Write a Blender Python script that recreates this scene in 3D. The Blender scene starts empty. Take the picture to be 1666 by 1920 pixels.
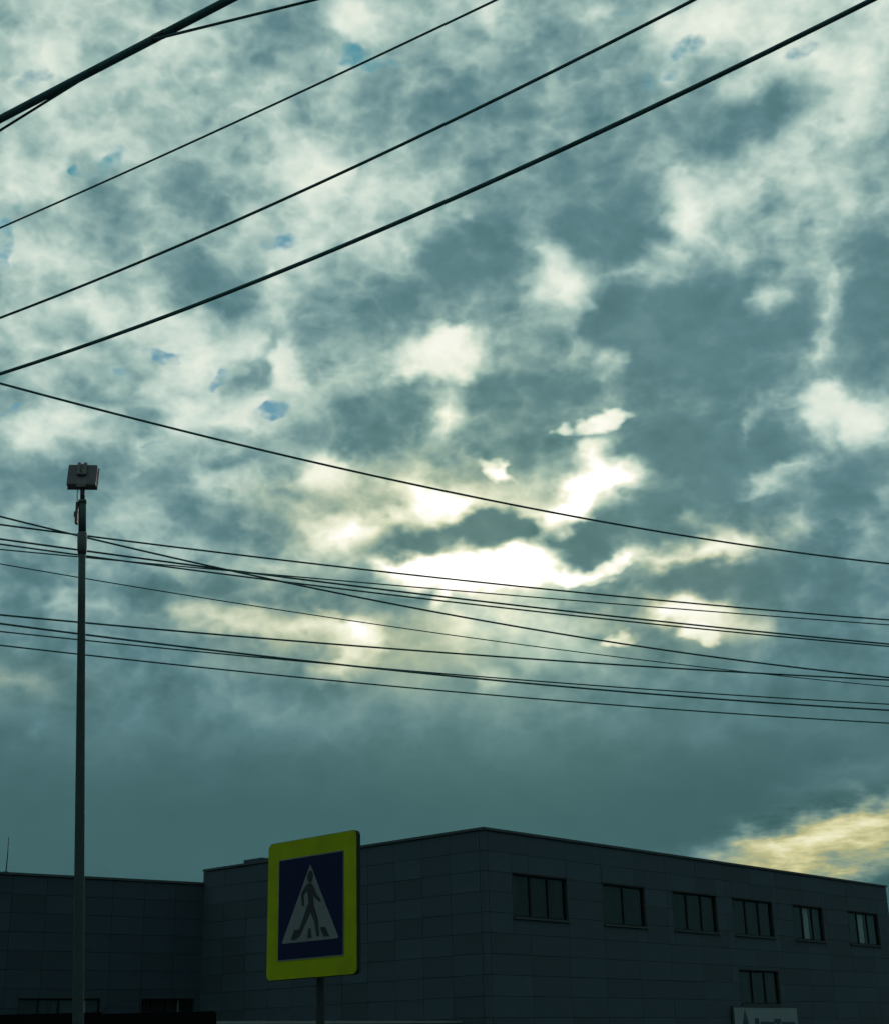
import bpy, bmesh, math, random
import numpy as np
from mathutils import Vector, Matrix

random.seed(7)
R = math.radians
scene = bpy.context.scene
COL = scene.collection

# ------------------------------------------------------------------ camera
cam_data = bpy.data.cameras.new('camera')
cam_data.sensor_fit = 'HORIZONTAL'
cam_data.sensor_width = 36.0
cam_data.lens = 36.0 * 2746.0 / 1666.0
cam_data.clip_end = 5000.0
cam = bpy.data.objects.new('camera', cam_data)
COL.objects.link(cam)
cam.location = (0, 0, 1.5)
TILT, ROLL = R(20.3), 0.025
cam.matrix_world = Matrix.Translation((0, 0, 1.5)) @ Matrix.Rotation(R(90) + TILT, 4, 'X') @ Matrix.Rotation(-ROLL, 4, 'Z')
scene.camera = cam

# ------------------------------------------------------------------ sky: broken cloud deck with the sun behind it
SUN_AZ, SUN_EL = 2.07, 18.05
# cloud patches as (azimuth, elevation, half width, half height, turn, amount), all in degrees of sky
THIN_CLOUD = [
    (-17.87, 36.86, 1.8, 1.15, -1, 0.056), (-17.91, 32.88, 1.63, 1.76, 19, 0.072), (-13.67, 34.31, 2.16, 1.19, 29, 0.056),
    (-16.36, 35.74, 1.44, 0.78, 29, 0.04), (-12.43, 37.09, 1.47, 0.78, -1, 0.04), (-3.93, 39.02, 1.52, 0.89, -21, 0.136),
    (-6.97, 33.76, 2.67, 1.21, -1, 0.088), (-4.3, 32.45, 2.41, 1.42, 19, 0.112), (-2.39, 31.05, 1.91, 1.23, 24, 0.112),
    (-6.19, 30.41, 1.9, 0.72, 19, 0.08), (-7.21, 28.66, 0.7, 1.13, -1, 0.12), (-16.79, 30.49, 2.53, 1.19, -1, 0.064),
    (-18.18, 28.95, 1.36, 1.19, -1, 0.08), (-15.23, 27.77, 3.86, 0.56, 11, 0.096), (-11.39, 27.05, 4.35, 0.82, -9, 0.12),
    (-8.8, 24, 2.71, 0.93, 9, 0.2), (-6.47, 26.12, 0.64, 1.65, 9, 0.152), (-11.92, 24.27, 2.47, 0.61, -16, 0.12),
    (-16.35, 22.75, 2.84, 1.21, 9, 0.17), (-10.21, 25.79, 1.37, 1.23, -1, 0.096), (-15.27, 25.46, 2.9, 0.81, 14, 0.08),
    (-17.78, 27.02, 1.34, 0.6, -1, 0.08), (0.1, 26.53, 1.97, 0.93, 4, 0.336), (-1.3, 25.94, 1.15, 0.52, 9, 0.16), (7.43, 25.73, 0.96, 0.54, 9, 0.256),
    (5.75, 26.19, 1.38, 0.62, -1, 0.08), (6.77, 21.26, 1.67, 0.66, 14, 0.5), (5.45, 20.5, 0.84, 0.71, 39, 0.45), (3.96, 19.87, 1.24, 0.46, -13, 0.5),
    (5.13, 19.94, 0.8, 0.46, -1, 0.4), (6.27, 22.12, 0.67, 0.83, -1, 0.25), (0.64, 18.03, 3.73, 0.75, -4, 0.55), (3.27, 17.9, 2.3, 0.71, -1, 0.42),
    (-1.43, 18.41, 1.76, 0.5, -1, 0.3), (2.86, 18.71, 0.79, 0.54, 29, 0.3), (-0.39, 20.62, 1.56, 0.67, -11, 0.5), (-2.3, 19.82, 2.88, 0.38, 4, 0.26),
    (-5.17, 20.35, 2.44, 1.04, 14, 0.14), (-3.18, 19.3, 2.65, 0.63, 9, 0.2), (0.26, 24.05, 0.87, 1.25, -16, 0.22),
    (5.45, 28.67, 1.36, 1.75, 14, 0.176), (4.49, 30.25, 1.19, 1.02, -1, 0.096), (10.98, 31.53, 0.99, 1.51, -9, 0.216),
    (11.05, 31.12, 0.61, 0.81, -1, 0.096), (14.18, 27.54, 1.02, 0.77, 19, 0.24), (16.87, 27.78, 0.77, 1.1, -1, 0.192),
    (16.3, 26.05, 0.49, 1.4, -13, 0.128), (13.07, 29.59, 5.33, 0.69, 11, 0.12), (8.45, 29.56, 2.82, 0.45, 13, 0.112),
    (18.82, 34.49, 2.35, 1.55, -1, 0.136), (16.9, 36.91, 4.11, 1.35, 19, 0.136), (11.94, 37.62, 2.72, 1.08, 19, 0.136),
    (20.07, 36.33, 1.42, 1.72, -1, 0.104), (17.47, 31.83, 2.78, 0.98, 19, 0.096), (14.84, 32.62, 1.88, 1.19, -1, 0.072),
    (14.35, 35.78, 1.45, 0.78, 29, 0.08), (16.83, 22.85, 2.4, 0.9, -11, 0.2), (17.3, 21.67, 0.86, 0.9, -1, 0.14), (15.4, 23.34, 1.54, 0.61, -1, 0.16),
    (13, 22.8, 0.49, 1.22, -26, 0.17), (13.71, 20.88, 1.63, 0.45, 24, 0.22), (12.91, 20.45, 1.09, 0.2, 19, 0.08),
    (11.09, 18.35, 1.19, 0.62, -1, 0.36), (9.06, 18.41, 1.96, 0.37, 7, 0.22), (13.14, 18.68, 3.23, 0.33, 11, 0.12),
    (9.7, 19.6, 0.87, 0.37, -11, 0.15), (9.7, 15.89, 2.03, 0.7, -13, 0.4), (8.97, 16.04, 0.77, 0.37, -1, 0.25), (8.18, 16.85, 0.69, 0.29, -21, 0.25),
    (11.98, 15.55, 1.06, 0.33, -13, 0.2), (-6, 15.82, 4.09, 0.75, -9, 0.22), (-3.21, 15.67, 1.29, 0.83, 34, 0.26),
    (-4.28, 14.44, 1.28, 0.46, -1, 0.28), (-9.62, 16.15, 1.28, 0.45, -21, 0.16), (-1.52, 13.42, 0.77, 0.17, 4, 0.2),
    (1.79, 13.64, 0.38, 0.19, -1, 0.2), (-16.64, 13.5, 1.23, 0.24, -1, 0.15), (-15.93, 11.94, 0.57, 0.14, -1, 0.06),
    (-4.85, 22.01, 1.35, 1, -1, 0.22), (-8.94, 21.42, 2.11, 0.74, 4, 0.2), (-13.63, 16.73, 1.91, 0.32, 7, 0.13), (-15.86, 16.43, 1.26, 0.24, 4, 0.08),
    (-16.25, 18.92, 2.55, 0.44, -9, 0.12), (-12.5, 18.92, 2.59, 0.69, -6, 0.09), (-13.22, 20.42, 1.3, 0.82, -1, 0.08),
    (-8.42, 18.64, 1.96, 0.45, -6, 0.09), (3.78, 38.32, 1.77, 0.52, 19, 0.128), (7.35, 38.84, 1.51, 0.51, -11, 0.112),
    (2.3, 39.14, 1.53, 0.49, 9, 0.096), (1.23, 31.8, 1.2, 0.51, 9, 0.08), (-1.39, 33.25, 1.46, 1.02, -1, 0.056), (-5.96, 12.5, 8.43, 1.23, 4, 0.035),
    (1.97, 15.45, 4.1, 1.87, -1, 0.07), (14.83, 6.82, 5.74, 1.41, 11, 0.3), (15.53, 7.89, 2.38, 0.51, 11, 0.1), (11.92, 6.85, 4.8, 0.68, 9, 0.2),
    (15.13, 9.37, 3.01, 0.52, 9, 0.07), (19.12, 29.6, 0.9, 0.79, 19, 0.064), (-13.46, 31.4, 14.07, 8.41, -1, 0.035),
    (16.72, 35.8, 9.59, 5.05, -1, 0.03), (-16.83, 37, 0.73, 0.97, -1, 0.068), (-18.78, 34.67, 0.94, 0.58, -1, 0.054),
    (-16.79, 33.02, 1.41, 0.98, -1, 0.068), (-14.49, 34.42, 1.43, 0.69, 19, 0.054), (-11.4, 36.03, 0.98, 0.49, -1, 0.054),
    (-10.22, 36.59, 1.23, 0.36, 19, 0.082), (-10.42, 35.82, 0.73, 0.6, -1, 0.054), (-3.42, 39.03, 1.52, 0.79, -1, 0.082),
    (-1.79, 38.28, 1.26, 0.79, -1, 0.054), (-7.7, 34.32, 1.7, 0.6, -1, 0.082), (-7.2, 33.46, 1.45, 0.52, -1, 0.068),
    (-5.27, 33.22, 1.45, 0.81, -1, 0.068), (-7.63, 31.56, 2.15, 0.71, 14, 0.082), (-5.86, 31.92, 1.44, 0.41, 19, 0.068),
    (-12.78, 31.46, 0.94, 0.4, -1, 0.041), (-18.22, 29.34, 0.91, 0.79, -1, 0.068), (-16.02, 29.38, 1.37, 0.8, -1, 0.068),
    (-7.58, 29.35, 0.59, 0.61, -1, 0.082), (-6.4, 28.58, 1.17, 0.41, -1, 0.068), (-1.34, 30.04, 0.83, 0.82, 19, 0.102),
    (-2.37, 32.85, 1.45, 0.51, 19, 0.068), (-12.09, 27.61, 1.38, 0.28, -1, 0.082), (-15.5, 28.44, 1.82, 0.36, 9, 0.054),
    (2.93, 39.02, 1.14, 0.39, -1, 0.095), (3.9, 38.22, 0.76, 0.4, -1, 0.082), (2.9, 38.51, 0.51, 0.18, -1, 0.068),
    (7.6, 38.81, 1.13, 0.59, -11, 0.095), (10.97, 37.73, 1.49, 0.78, -1, 0.102), (14.65, 37.82, 1.96, 0.68, -1, 0.082),
    (13.13, 37.37, 1.48, 0.59, -1, 0.068), (18.17, 36.12, 1.43, 0.96, -1, 0.082), (19.04, 34.45, 1.41, 0.97, -1, 0.109),
    (16.43, 35.47, 0.96, 1.17, -1, 0.054), (17.3, 33.61, 1.64, 0.39, 19, 0.068), (18.38, 33.23, 1.63, 0.49, 19, 0.082),
    (8.26, 35.33, 0.98, 1, -1, 0.041), (4.71, 33.63, 0.88, 0.71, -1, 0.082), (3.29, 34.3, 0.49, 0.81, -1, 0.041), (11.2, 32.49, 0.95, 0.6, -1, 0.102),
    (10.89, 31.14, 0.66, 0.71, -1, 0.122), (12.69, 32.12, 1.89, 0.6, 9, 0.054), (13.53, 31.42, 1.41, 0.6, -1, 0.041),
    (5.16, 29.6, 0.83, 1.03, -1, 0.122), (5.45, 28.57, 0.47, 0.62, -1, 0.095), (4.15, 28.33, 0.47, 0.62, -1, 0.068),
    (9.87, 29.84, 2.11, 0.28, 11, 0.082), (11.51, 30.03, 1.4, 0.24, 11, 0.068), (13.53, 29.63, 0.93, 0.28, -1, 0.068),
    (13.84, 27.54, 0.55, 0.48, -1, 0.136), (14.54, 27.8, 0.41, 0.28, -1, 0.122), (16.73, 27.6, 0.59, 0.72, -1, 0.122),
    (14.33, 28.73, 0.32, 0.6, -1, 0.082), (1.23, 31.8, 0.72, 0.33, -1, 0.082), (0.35, 27.11, 0.7, 0.29, -1, 0.204),
    (-13.17, 26.83, 1.82, 0.28, -1, 0.068), (-11.4, 27.35, 1.15, 0.29, -1, 0.068), (-10.43, 25.78, 0.91, 1.02, -1, 0.095),
    (-6.82, 26.32, 0.41, 1.03, 9, 0.095), (-7.75, 26.91, 0.92, 0.25, -21, 0.082), (-8.15, 24.84, 0.91, 0.52, -1, 0.095),
    (-8.79, 23.79, 1.35, 0.33, -1, 0.112), (-12.43, 25.66, 1.36, 0.61, -1, 0.068), (-16.16, 25.78, 1.34, 0.4, -1, 0.068),
    (-17.6, 25.05, 1.1, 0.4, -1, 0.068), (-15.66, 24.82, 1.11, 0.4, -1, 0.068), (-14.04, 23.32, 1.77, 0.61, -1, 0.064),
    (-16.41, 23.55, 1.53, 0.8, -1, 0.096), (-15.86, 21.98, 0.65, 0.4, -1, 0.08), (-16.97, 22.7, 1.3, 0.6, -1, 0.08),
    (-5.41, 22.21, 0.67, 0.54, -1, 0.144), (-4.29, 22.22, 0.36, 0.42, -1, 0.112), (-4.73, 21.6, 1.12, 0.29, -1, 0.112),
    (-9.6, 21.5, 1.11, 0.52, -1, 0.128), (-8.06, 21.65, 0.89, 0.25, -1, 0.08), (-12.7, 22.59, 0.88, 0.29, 9, 0.064),
    (-3.38, 25.54, 1.15, 0.25, 14, 0.082), (0.04, 24.26, 0.59, 0.83, -11, 0.128), (-6.05, 19.71, 1.1, 0.29, -1, 0.08),
    (-4.29, 19.83, 1.33, 0.42, 9, 0.144), (-5.16, 18.89, 1.54, 0.33, -1, 0.128), (-3.18, 19.51, 1.33, 0.38, -1, 0.112),
    (-6.47, 18.47, 1.31, 0.29, -1, 0.096), (-8.41, 18.23, 0.87, 0.25, -1, 0.08), (-14, 19.46, 0.86, 0.28, -1, 0.08),
    (-16.26, 19.02, 1.49, 0.28, -1, 0.08), (-14.56, 18.31, 0.85, 0.24, -1, 0.064), (-15.87, 16.53, 1.05, 0.18, -1, 0.08),
    (-13.83, 16.73, 1.06, 0.18, -1, 0.096), (-10.05, 16.24, 0.64, 0.29, -11, 0.128), (-8.57, 16.17, 1.07, 0.21, -1, 0.112),
    (-6.43, 16.09, 0.86, 0.29, -1, 0.128), (-5.14, 15.78, 1.29, 0.46, -1, 0.112), (-3.42, 15.98, 0.86, 0.33, 19, 0.176),
    (-4.07, 14.95, 0.64, 0.29, 19, 0.16), (-4.71, 14.34, 1.07, 0.21, -1, 0.16), (0.45, 26.32, 1.16, 0.73, -1, 0.136),
    (7.77, 25.64, 0.46, 0.33, -1, 0.136), (5.47, 27.13, 0.46, 0.62, -1, 0.068), (6.12, 26.48, 0.92, 0.41, -1, 0.068),
    (0.38, 24.04, 0.55, 0.54, -1, 0.112), (0.46, 23.21, 0.32, 0.29, -1, 0.08), (6.06, 22.34, 0.36, 0.54, -1, 0.16), (7, 21.45, 0.89, 0.5, 9, 0.16),
    (8.2, 21.16, 0.67, 0.21, -1, 0.112), (9.6, 19.61, 0.48, 0.21, -11, 0.112), (14.55, 23.44, 1.32, 0.36, -1, 0.112),
    (16.27, 23.43, 1.1, 0.4, -1, 0.095), (17.45, 22.77, 1.09, 0.48, -1, 0.128), (15.92, 22.46, 0.52, 0.81, -1, 0.112),
    (17.01, 21.91, 0.3, 0.4, -1, 0.112), (13.08, 22.99, 0.35, 0.41, -1, 0.096), (12.68, 22.32, 0.44, 0.2, 39, 0.096),
    (13.03, 21.56, 0.31, 0.12, 19, 0.112), (14.05, 21.05, 0.57, 0.28, 19, 0.112), (12.93, 20.65, 0.65, 0.18, 19, 0.08),
    (10.98, 18.26, 0.78, 0.45, -1, 0.096), (10.16, 18.63, 0.87, 0.21, -1, 0.096), (8.85, 18.42, 0.87, 0.21, -1, 0.112),
    (13.14, 18.68, 1.51, 0.2, 9, 0.08), (8.19, 16.92, 0.52, 0.21, -1, 0.112), (9.3, 16.12, 1.28, 0.37, -11, 0.112),
    (11.16, 15.78, 0.76, 0.25, -1, 0.112), (9.85, 15.26, 0.43, 0.21, -1, 0.144), (12.78, 15.35, 0.42, 0.14, -1, 0.08),
    (16.11, 25.47, 0.36, 0.8, -1, 0.082), (15.76, 24.51, 0.35, 0.4, -1, 0.068),
]
BRIGHT_EDGES = [
    (6.81, 23.5, 1.44, 0.37, 7, 0.5), (4.89, 23.38, 0.5, 0.29, -1, 0.35), (2.34, 21.9, 0.9, 0.38, -19, 0.5), (6.33, 18.04, 1.64, 0.37, 21, 0.35),
    (5.53, 17.48, 1.09, 0.31, -1, 0.3), (9.95, 15.15, 0.89, 0.29, -11, 0.3), (6.98, 15.07, 0.73, 0.23, 9, 0.3), (-0.15, 17.07, 0.87, 0.33, 39, 0.3),
]
THICK_CLOUD = [
    (-7.84, 38.9, 3.28, 1.08, -1, -0.068), (-17.51, 37.84, 2.67, 0.65, -1, -0.053), (-6.31, 37.65, 2, 1.78, -1, -0.053),
    (-9.99, 36.89, 1.48, 0.59, 9, -0.038), (-10.09, 33.81, 3.13, 1, 14, -0.053), (-13.46, 31.4, 3.52, 0.8, 9, -0.068),
    (-0.34, 36.17, 3.73, 2.21, 29, -0.068), (4.66, 36.56, 4.73, 2.2, 24, -0.098), (7.22, 34.64, 3.66, 1.61, 24, -0.09),
    (12.72, 34.27, 4.56, 1.99, 14, -0.105), (15.63, 34.83, 2.15, 0.98, 29, -0.053), (8.1, 31, 3.08, 2.24, 9, -0.15),
    (5.13, 32.62, 3.86, 1.42, 19, -0.098), (1.37, 29.37, 3.66, 2.06, 14, -0.18), (-4.3, 28, 3.5, 1.24, 4, -0.128),
    (-9.89, 29.25, 2.92, 1.12, -16, -0.15), (-1.27, 27.38, 2.1, 0.83, -1, -0.09), (10.79, 27.52, 4.37, 2.24, 19, -0.173),
    (7.99, 26.96, 2.54, 1.44, -1, -0.135), (11.52, 23.77, 4.03, 4.3, 9, -0.188), (9.76, 21.45, 2.43, 2.06, -1, -0.12),
    (17.94, 26.21, 2, 3.18, -1, -0.173), (19.02, 29.02, 1.13, 0.98, -1, -0.075), (14.92, 26.44, 1.35, 1.21, -1, -0.128),
    (-2.47, 24.09, 2.62, 1.46, 9, -0.135), (4.17, 24.73, 4.8, 0.95, 2, -0.15), (2.48, 22.52, 3.38, 1.46, -1, -0.135),
    (-6.95, 20.95, 2.89, 1.24, -1, -0.075), (-4.29, 22.84, 1.81, 0.62, -1, -0.075), (-16.21, 21.04, 2.37, 0.85, -6, -0.105),
    (-12.88, 21.97, 2.42, 0.82, -1, -0.068), (-11.7, 19.98, 3.05, 0.92, -1, -0.053), (0.35, 19.46, 4.09, 0.75, 4, -0.562),
    (2.24, 19.61, 1.77, 0.92, -1, -0.45), (5.51, 18.88, 1.41, 0.79, 19, -0.488), (3.66, 19.18, 1.1, 0.42, -1, -0.15),
    (8.27, 19.29, 2.41, 1.24, -1, -0.15), (10.24, 17.18, 4.08, 0.9, 4, -0.18), (7.2, 16.67, 2.37, 0.83, -1, -0.105),
    (15.4, 16.63, 4, 1.81, -1, -0.06), (15.36, 19.68, 3.43, 1.01, 11, -0.075), (-15.91, 17.03, 2.95, 0.8, -6, -0.09),
    (-7.31, 17.01, 4.76, 0.62, -7, -0.075), (-9.09, 19.35, 3.5, 0.54, -6, -0.06), (13.98, 22.28, 1.23, 1.22, 19, -0.12),
    (16.9, 20.31, 2.14, 1, 19, -0.105), (-7.95, 25.88, 1.05, 0.82, 19, -0.09), (-14.32, 24.32, 3.33, 0.49, -16, -0.068),
    (-17.26, 25.98, 2, 0.4, 9, -0.045), (5.24, 27.15, 2.32, 0.83, -1, -0.09), (-10.95, 17.55, 3.44, 0.41, -9, -0.038),
    (2.67, 16.68, 4.34, 0.46, -5, -0.188), (-2.98, 17.22, 3.05, 0.46, -11, -0.09), (11.77, 13.5, 8.36, 1.22, -1, -0.022),
    (0.08, 9.57, 14.55, 2.26, -1, -0.015), (-18.47, 38.07, 1.45, 0.48, -1, -0.03), (-8.32, 38.41, 2.01, 0.98, -1, -0.048),
    (-6.07, 38.41, 1.51, 1.18, -1, -0.048), (-12.04, 38.62, 1.25, 0.58, -1, -0.03), (-5.77, 34.78, 1.71, 0.6, 14, -0.048),
    (-9.65, 34.81, 1.46, 0.44, -1, -0.048), (-11.99, 33.97, 1.44, 0.5, -1, -0.042), (-11.21, 32.56, 2.62, 0.8, 9, -0.06),
    (-12.75, 31.06, 1.41, 0.5, -1, -0.036), (-14.53, 30.32, 1.62, 0.6, -1, -0.048), (-3.07, 35.8, 1.49, 1, -1, -0.06),
    (-17.34, 26.87, 1.56, 0.4, -1, -0.06), (-6.18, 29.6, 0.94, 0.29, -1, -0.048), (-10.54, 28.31, 1.39, 0.61, -1, -0.072),
    (2.23, 37.82, 1.76, 0.8, -1, -0.048), (4.96, 37.31, 2, 1.19, -1, -0.06), (2.9, 36.26, 1.74, 1, -1, -0.036), (11.76, 34.19, 2.65, 1.19, -1, -0.06),
    (14.52, 33.64, 1.66, 0.99, -1, -0.048), (15.14, 34.71, 0.96, 0.59, -1, -0.048), (5.77, 31.58, 1.44, 1.43, -1, -0.048),
    (8.34, 30.98, 2.13, 1.42, -1, -0.072), (7.33, 30.26, 1.65, 1.02, -1, -0.06), (0.93, 30.2, 1.43, 1.23, -1, -0.06),
    (11.12, 28.5, 2.08, 1.02, -1, -0.06), (8.32, 28.15, 1.63, 0.82, -1, -0.048), (15.51, 29.17, 1.6, 0.5, 9, -0.06),
    (16.44, 29.43, 1.14, 0.5, 9, -0.06), (14.95, 26.64, 0.9, 0.81, -1, -0.072), (18.48, 26.93, 0.89, 2.38, -1, -0.06),
    (-16.66, 26.54, 1.79, 0.28, -1, -0.036), (-14.77, 24.49, 1.78, 0.36, -11, -0.06), (-11.25, 24.31, 1.35, 0.41, -1, -0.048),
    (-7.94, 25.67, 0.91, 0.52, 19, -0.072), (-12.66, 21.98, 1.76, 0.41, -1, -0.048), (-16.83, 21, 1.29, 0.5, -1, -0.06),
    (-8.75, 22.56, 1.56, 0.41, -1, -0.06), (-6.53, 22.61, 1.35, 0.41, -1, -0.06), (-4.74, 23.26, 1.81, 0.29, -1, -0.06),
    (-2.92, 24.71, 1.6, 0.62, -1, -0.06), (-2.03, 23.25, 1.59, 0.62, -1, -0.06), (-6.06, 20.96, 1.33, 0.33, -1, -0.036),
    (-8.89, 19.87, 1.98, 0.45, -1, -0.072), (-11.07, 20.21, 1.53, 0.41, -1, -0.048), (-2.97, 18.47, 0.66, 0.25, -1, -0.048),
    (-16.54, 17.39, 1.26, 0.32, -1, -0.06), (-12.84, 17.48, 1.5, 0.33, -1, -0.048), (-8.39, 17.4, 1.73, 0.33, -1, -0.072),
    (-9.39, 15.54, 1.28, 0.25, -1, -0.06), (-15.61, 15.74, 2.09, 0.4, -1, -0.048), (-2.95, 20.66, 0.89, 0.25, -1, -0.06),
    (1.91, 25.24, 1.84, 0.62, -1, -0.06), (4.86, 24.69, 2.05, 0.41, -1, -0.06), (3.44, 23.73, 1.36, 0.62, -1, -0.06),
    (2.04, 22.95, 1.36, 0.62, -1, -0.048), (3.82, 22.46, 1.13, 0.62, -1, -0.06), (9.22, 25.42, 1.82, 0.82, -1, -0.048),
    (9.45, 22.93, 2.01, 1.44, -1, -0.048), (11.1, 21.75, 1.55, 1.23, -1, -0.036), (14.8, 21.98, 0.87, 0.61, 19, -0.072),
    (7.69, 20.37, 0.88, 0.33, -1, -0.072), (6.98, 19.58, 0.88, 0.33, -1, -0.084), (8.53, 19.89, 1.54, 0.37, -1, -0.06),
    (12.05, 20.43, 1.53, 0.41, -1, -0.048), (10.05, 17.51, 1.94, 0.45, -1, -0.072), (7.72, 17.88, 0.87, 0.41, 19, -0.084),
    (12.53, 16.9, 1.7, 0.45, -1, -0.048), (15.93, 20.83, 1.73, 0.48, -1, -0.06), (16.49, 18.74, 1.7, 0.4, -1, -0.036),
    (11.43, 16.37, 0.85, 0.2, -1, -0.06),
]
CLOUD_GAPS = [
    (-3.31, 37.67, 1.31, 0.44, -1, 0.9), (-1.93, 37.49, 0.55, 0.2, -1, 0.5), (-15.85, 32.71, 0.47, 0.32, -1, 0.9),
    (-14.62, 33.06, 1.06, 0.32, 44, 0.6), (-18.79, 30.25, 0.36, 1.38, -1, 0.8), (-17.75, 35.76, 0.95, 0.39, 19, 0.6),
    (-6.91, 30.87, 0.86, 0.31, 9, 0.8), (-12.07, 26.34, 0.91, 0.22, 4, 0.9), (-9.63, 25.36, 0.68, 0.33, 39, 0.9), (-7.24, 24.36, 0.82, 0.33, 19, 0.9),
    (-18.01, 23.71, 0.74, 0.24, 29, 0.7), (-13.85, 25.37, 0.58, 0.28, 39, 0.5), (-12.06, 22.87, 0.49, 0.14, 14, 0.5),
    (11.47, 36.82, 1.23, 0.43, 9, 0.75), (17.03, 36.28, 0.96, 0.35, -1, 0.6), (9.32, 38.47, 1, 0.27, -1, 0.4), (3.82, 38.98, 1.02, 0.28, 19, 0.35),
    (9.93, 36.13, 0.59, 0.52, -1, 0.4), (-15.45, 36.07, 0.48, 0.2, 29, 0.4),
]
WARM_LIGHT = [
    (14.63, 6.79, 6.53, 1.97, 11, 1), (-5.14, 15.57, 7.1, 2.28, -6, 0.45), (9.7, 15.89, 4.27, 2.26, -1, 0.45), (-1.62, 20.33, 7.34, 2.29, -1, 0.35),
    (-16.64, 13.5, 3.07, 1.2, -1, 0.4), (11, 18.46, 3.89, 1.23, -1, 0.3),
]

world = bpy.data.worlds.new('World')
scene.world = world
world.use_nodes = True
NT = bpy.data.node_groups.new('cloudy_sky', 'ShaderNodeTree')     # the sky's colour, built once and used by the world below
NT.interface.new_socket('Color', in_out='OUTPUT', socket_type='NodeSocketColor')


def lin(c):
    return tuple((v / 255 / 12.92) if v / 255 <= 0.04045 else ((v / 255 + 0.055) / 1.055) ** 2.4 for v in c)


def nd(tree, kind, **kw):
    n = tree.nodes.new(kind)
    for k, v in kw.items():
        setattr(n, k, v)
    return n


def put(tree, sock, v):
    if hasattr(v, 'is_output'):
        tree.links.new(v, sock)
    else:
        sock.default_value = v


def math_(op, a, b=0.0, c=None, clamp=False, tree=None):
    tree = tree or NT
    n = nd(tree, 'ShaderNodeMath', operation=op, use_clamp=clamp)
    put(tree, n.inputs[0], a)
    put(tree, n.inputs[1], b)
    if c is not None:
        put(tree, n.inputs[2], c)
    return n.outputs[0]


def vmath(op, a, b=(0, 0, 0), c=None, tree=None):
    tree = tree or NT
    n = nd(tree, 'ShaderNodeVectorMath', operation=op)
    put(tree, n.inputs[0], a)
    put(tree, n.inputs[1], b)
    if c is not None:
        put(tree, n.inputs[2], c)
    return n.outputs['Value'] if op in ('DOT_PRODUCT', 'LENGTH') else n.outputs['Vector']


def mrange(v, f0, f1, t0, t1, kind='SMOOTHSTEP', tree=None):
    tree = tree or NT
    n = nd(tree, 'ShaderNodeMapRange', interpolation_type=kind)
    put(tree, n.inputs[0], v)
    for i, x in enumerate((f0, f1, t0, t1)):
        n.inputs[1 + i].default_value = x
    return n.outputs[0]


def noise(vec, scale, detail=4.0, rough=0.55, dist=0.0, tree=None, color=False):
    tree = tree or NT
    n = nd(tree, 'ShaderNodeTexNoise')
    if vec is not None:
        put(tree, n.inputs['Vector'], vec)
    n.inputs['Scale'].default_value = scale
    n.inputs['Detail'].default_value = detail
    n.inputs['Roughness'].default_value = rough
    n.inputs['Distortion'].default_value = dist
    return n.outputs['Color'] if color else n.outputs[0]


def ramp(v, stops, tree=None, interp='LINEAR'):
    tree = tree or NT
    n = nd(tree, 'ShaderNodeValToRGB')
    put(tree, n.inputs[0], v)
    cr = n.color_ramp
    cr.interpolation = interp
    while len(cr.elements) < len(stops):
        cr.elements.new(0.5)
    for e, (p, c) in zip(cr.elements, stops):
        e.position = p
        e.color = (c, c, c, 1) if isinstance(c, (int, float)) else (*c, 1)
    return n.outputs[0]


def mix(f, a, b, tree=None, blend='MIX'):
    tree = tree or NT
    n = nd(tree, 'ShaderNodeMix', data_type='RGBA', blend_type=blend)
    put(tree, n.inputs['Factor'], f)
    put(tree, n.inputs['A'], a)
    put(tree, n.inputs['B'], b)
    return n.outputs['Result']


geo = nd(NT, 'ShaderNodeTexCoord')
DIR = vmath('NORMALIZE', geo.outputs['Generated'])
sep = nd(NT, 'ShaderNodeSeparateXYZ')
put(NT, sep.inputs[0], DIR)
DX, DY, DZ = sep.outputs
az = math_('MULTIPLY', math_('ARCTAN2', DX, DY), 57.29578)
el = math_('MULTIPLY', math_('ARCSINE', DZ), 57.29578)
DECK = vmath('MULTIPLY', DIR, (1, 1, 1.35))          # puffs a little wider than tall
comb2 = nd(NT, 'ShaderNodeCombineXYZ')
put(NT, comb2.inputs[0], az)
put(NT, comb2.inputs[1], el)
w1 = vmath('SUBTRACT', noise(DECK, 20.0, 2.0, 0.55, color=True), (0.5, 0.5, 0.5))
w2 = vmath('SUBTRACT', noise(DECK, 58.0, 2.0, 0.55, color=True), (0.5, 0.5, 0.5))
P = vmath('MULTIPLY_ADD', w1, (1.8, 1.5, 0), vmath('MULTIPLY_ADD', w2, (1.0, 0.85, 0), comb2.outputs[0]))
P = vmath('MULTIPLY', P, (1, 1, 0))


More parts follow.
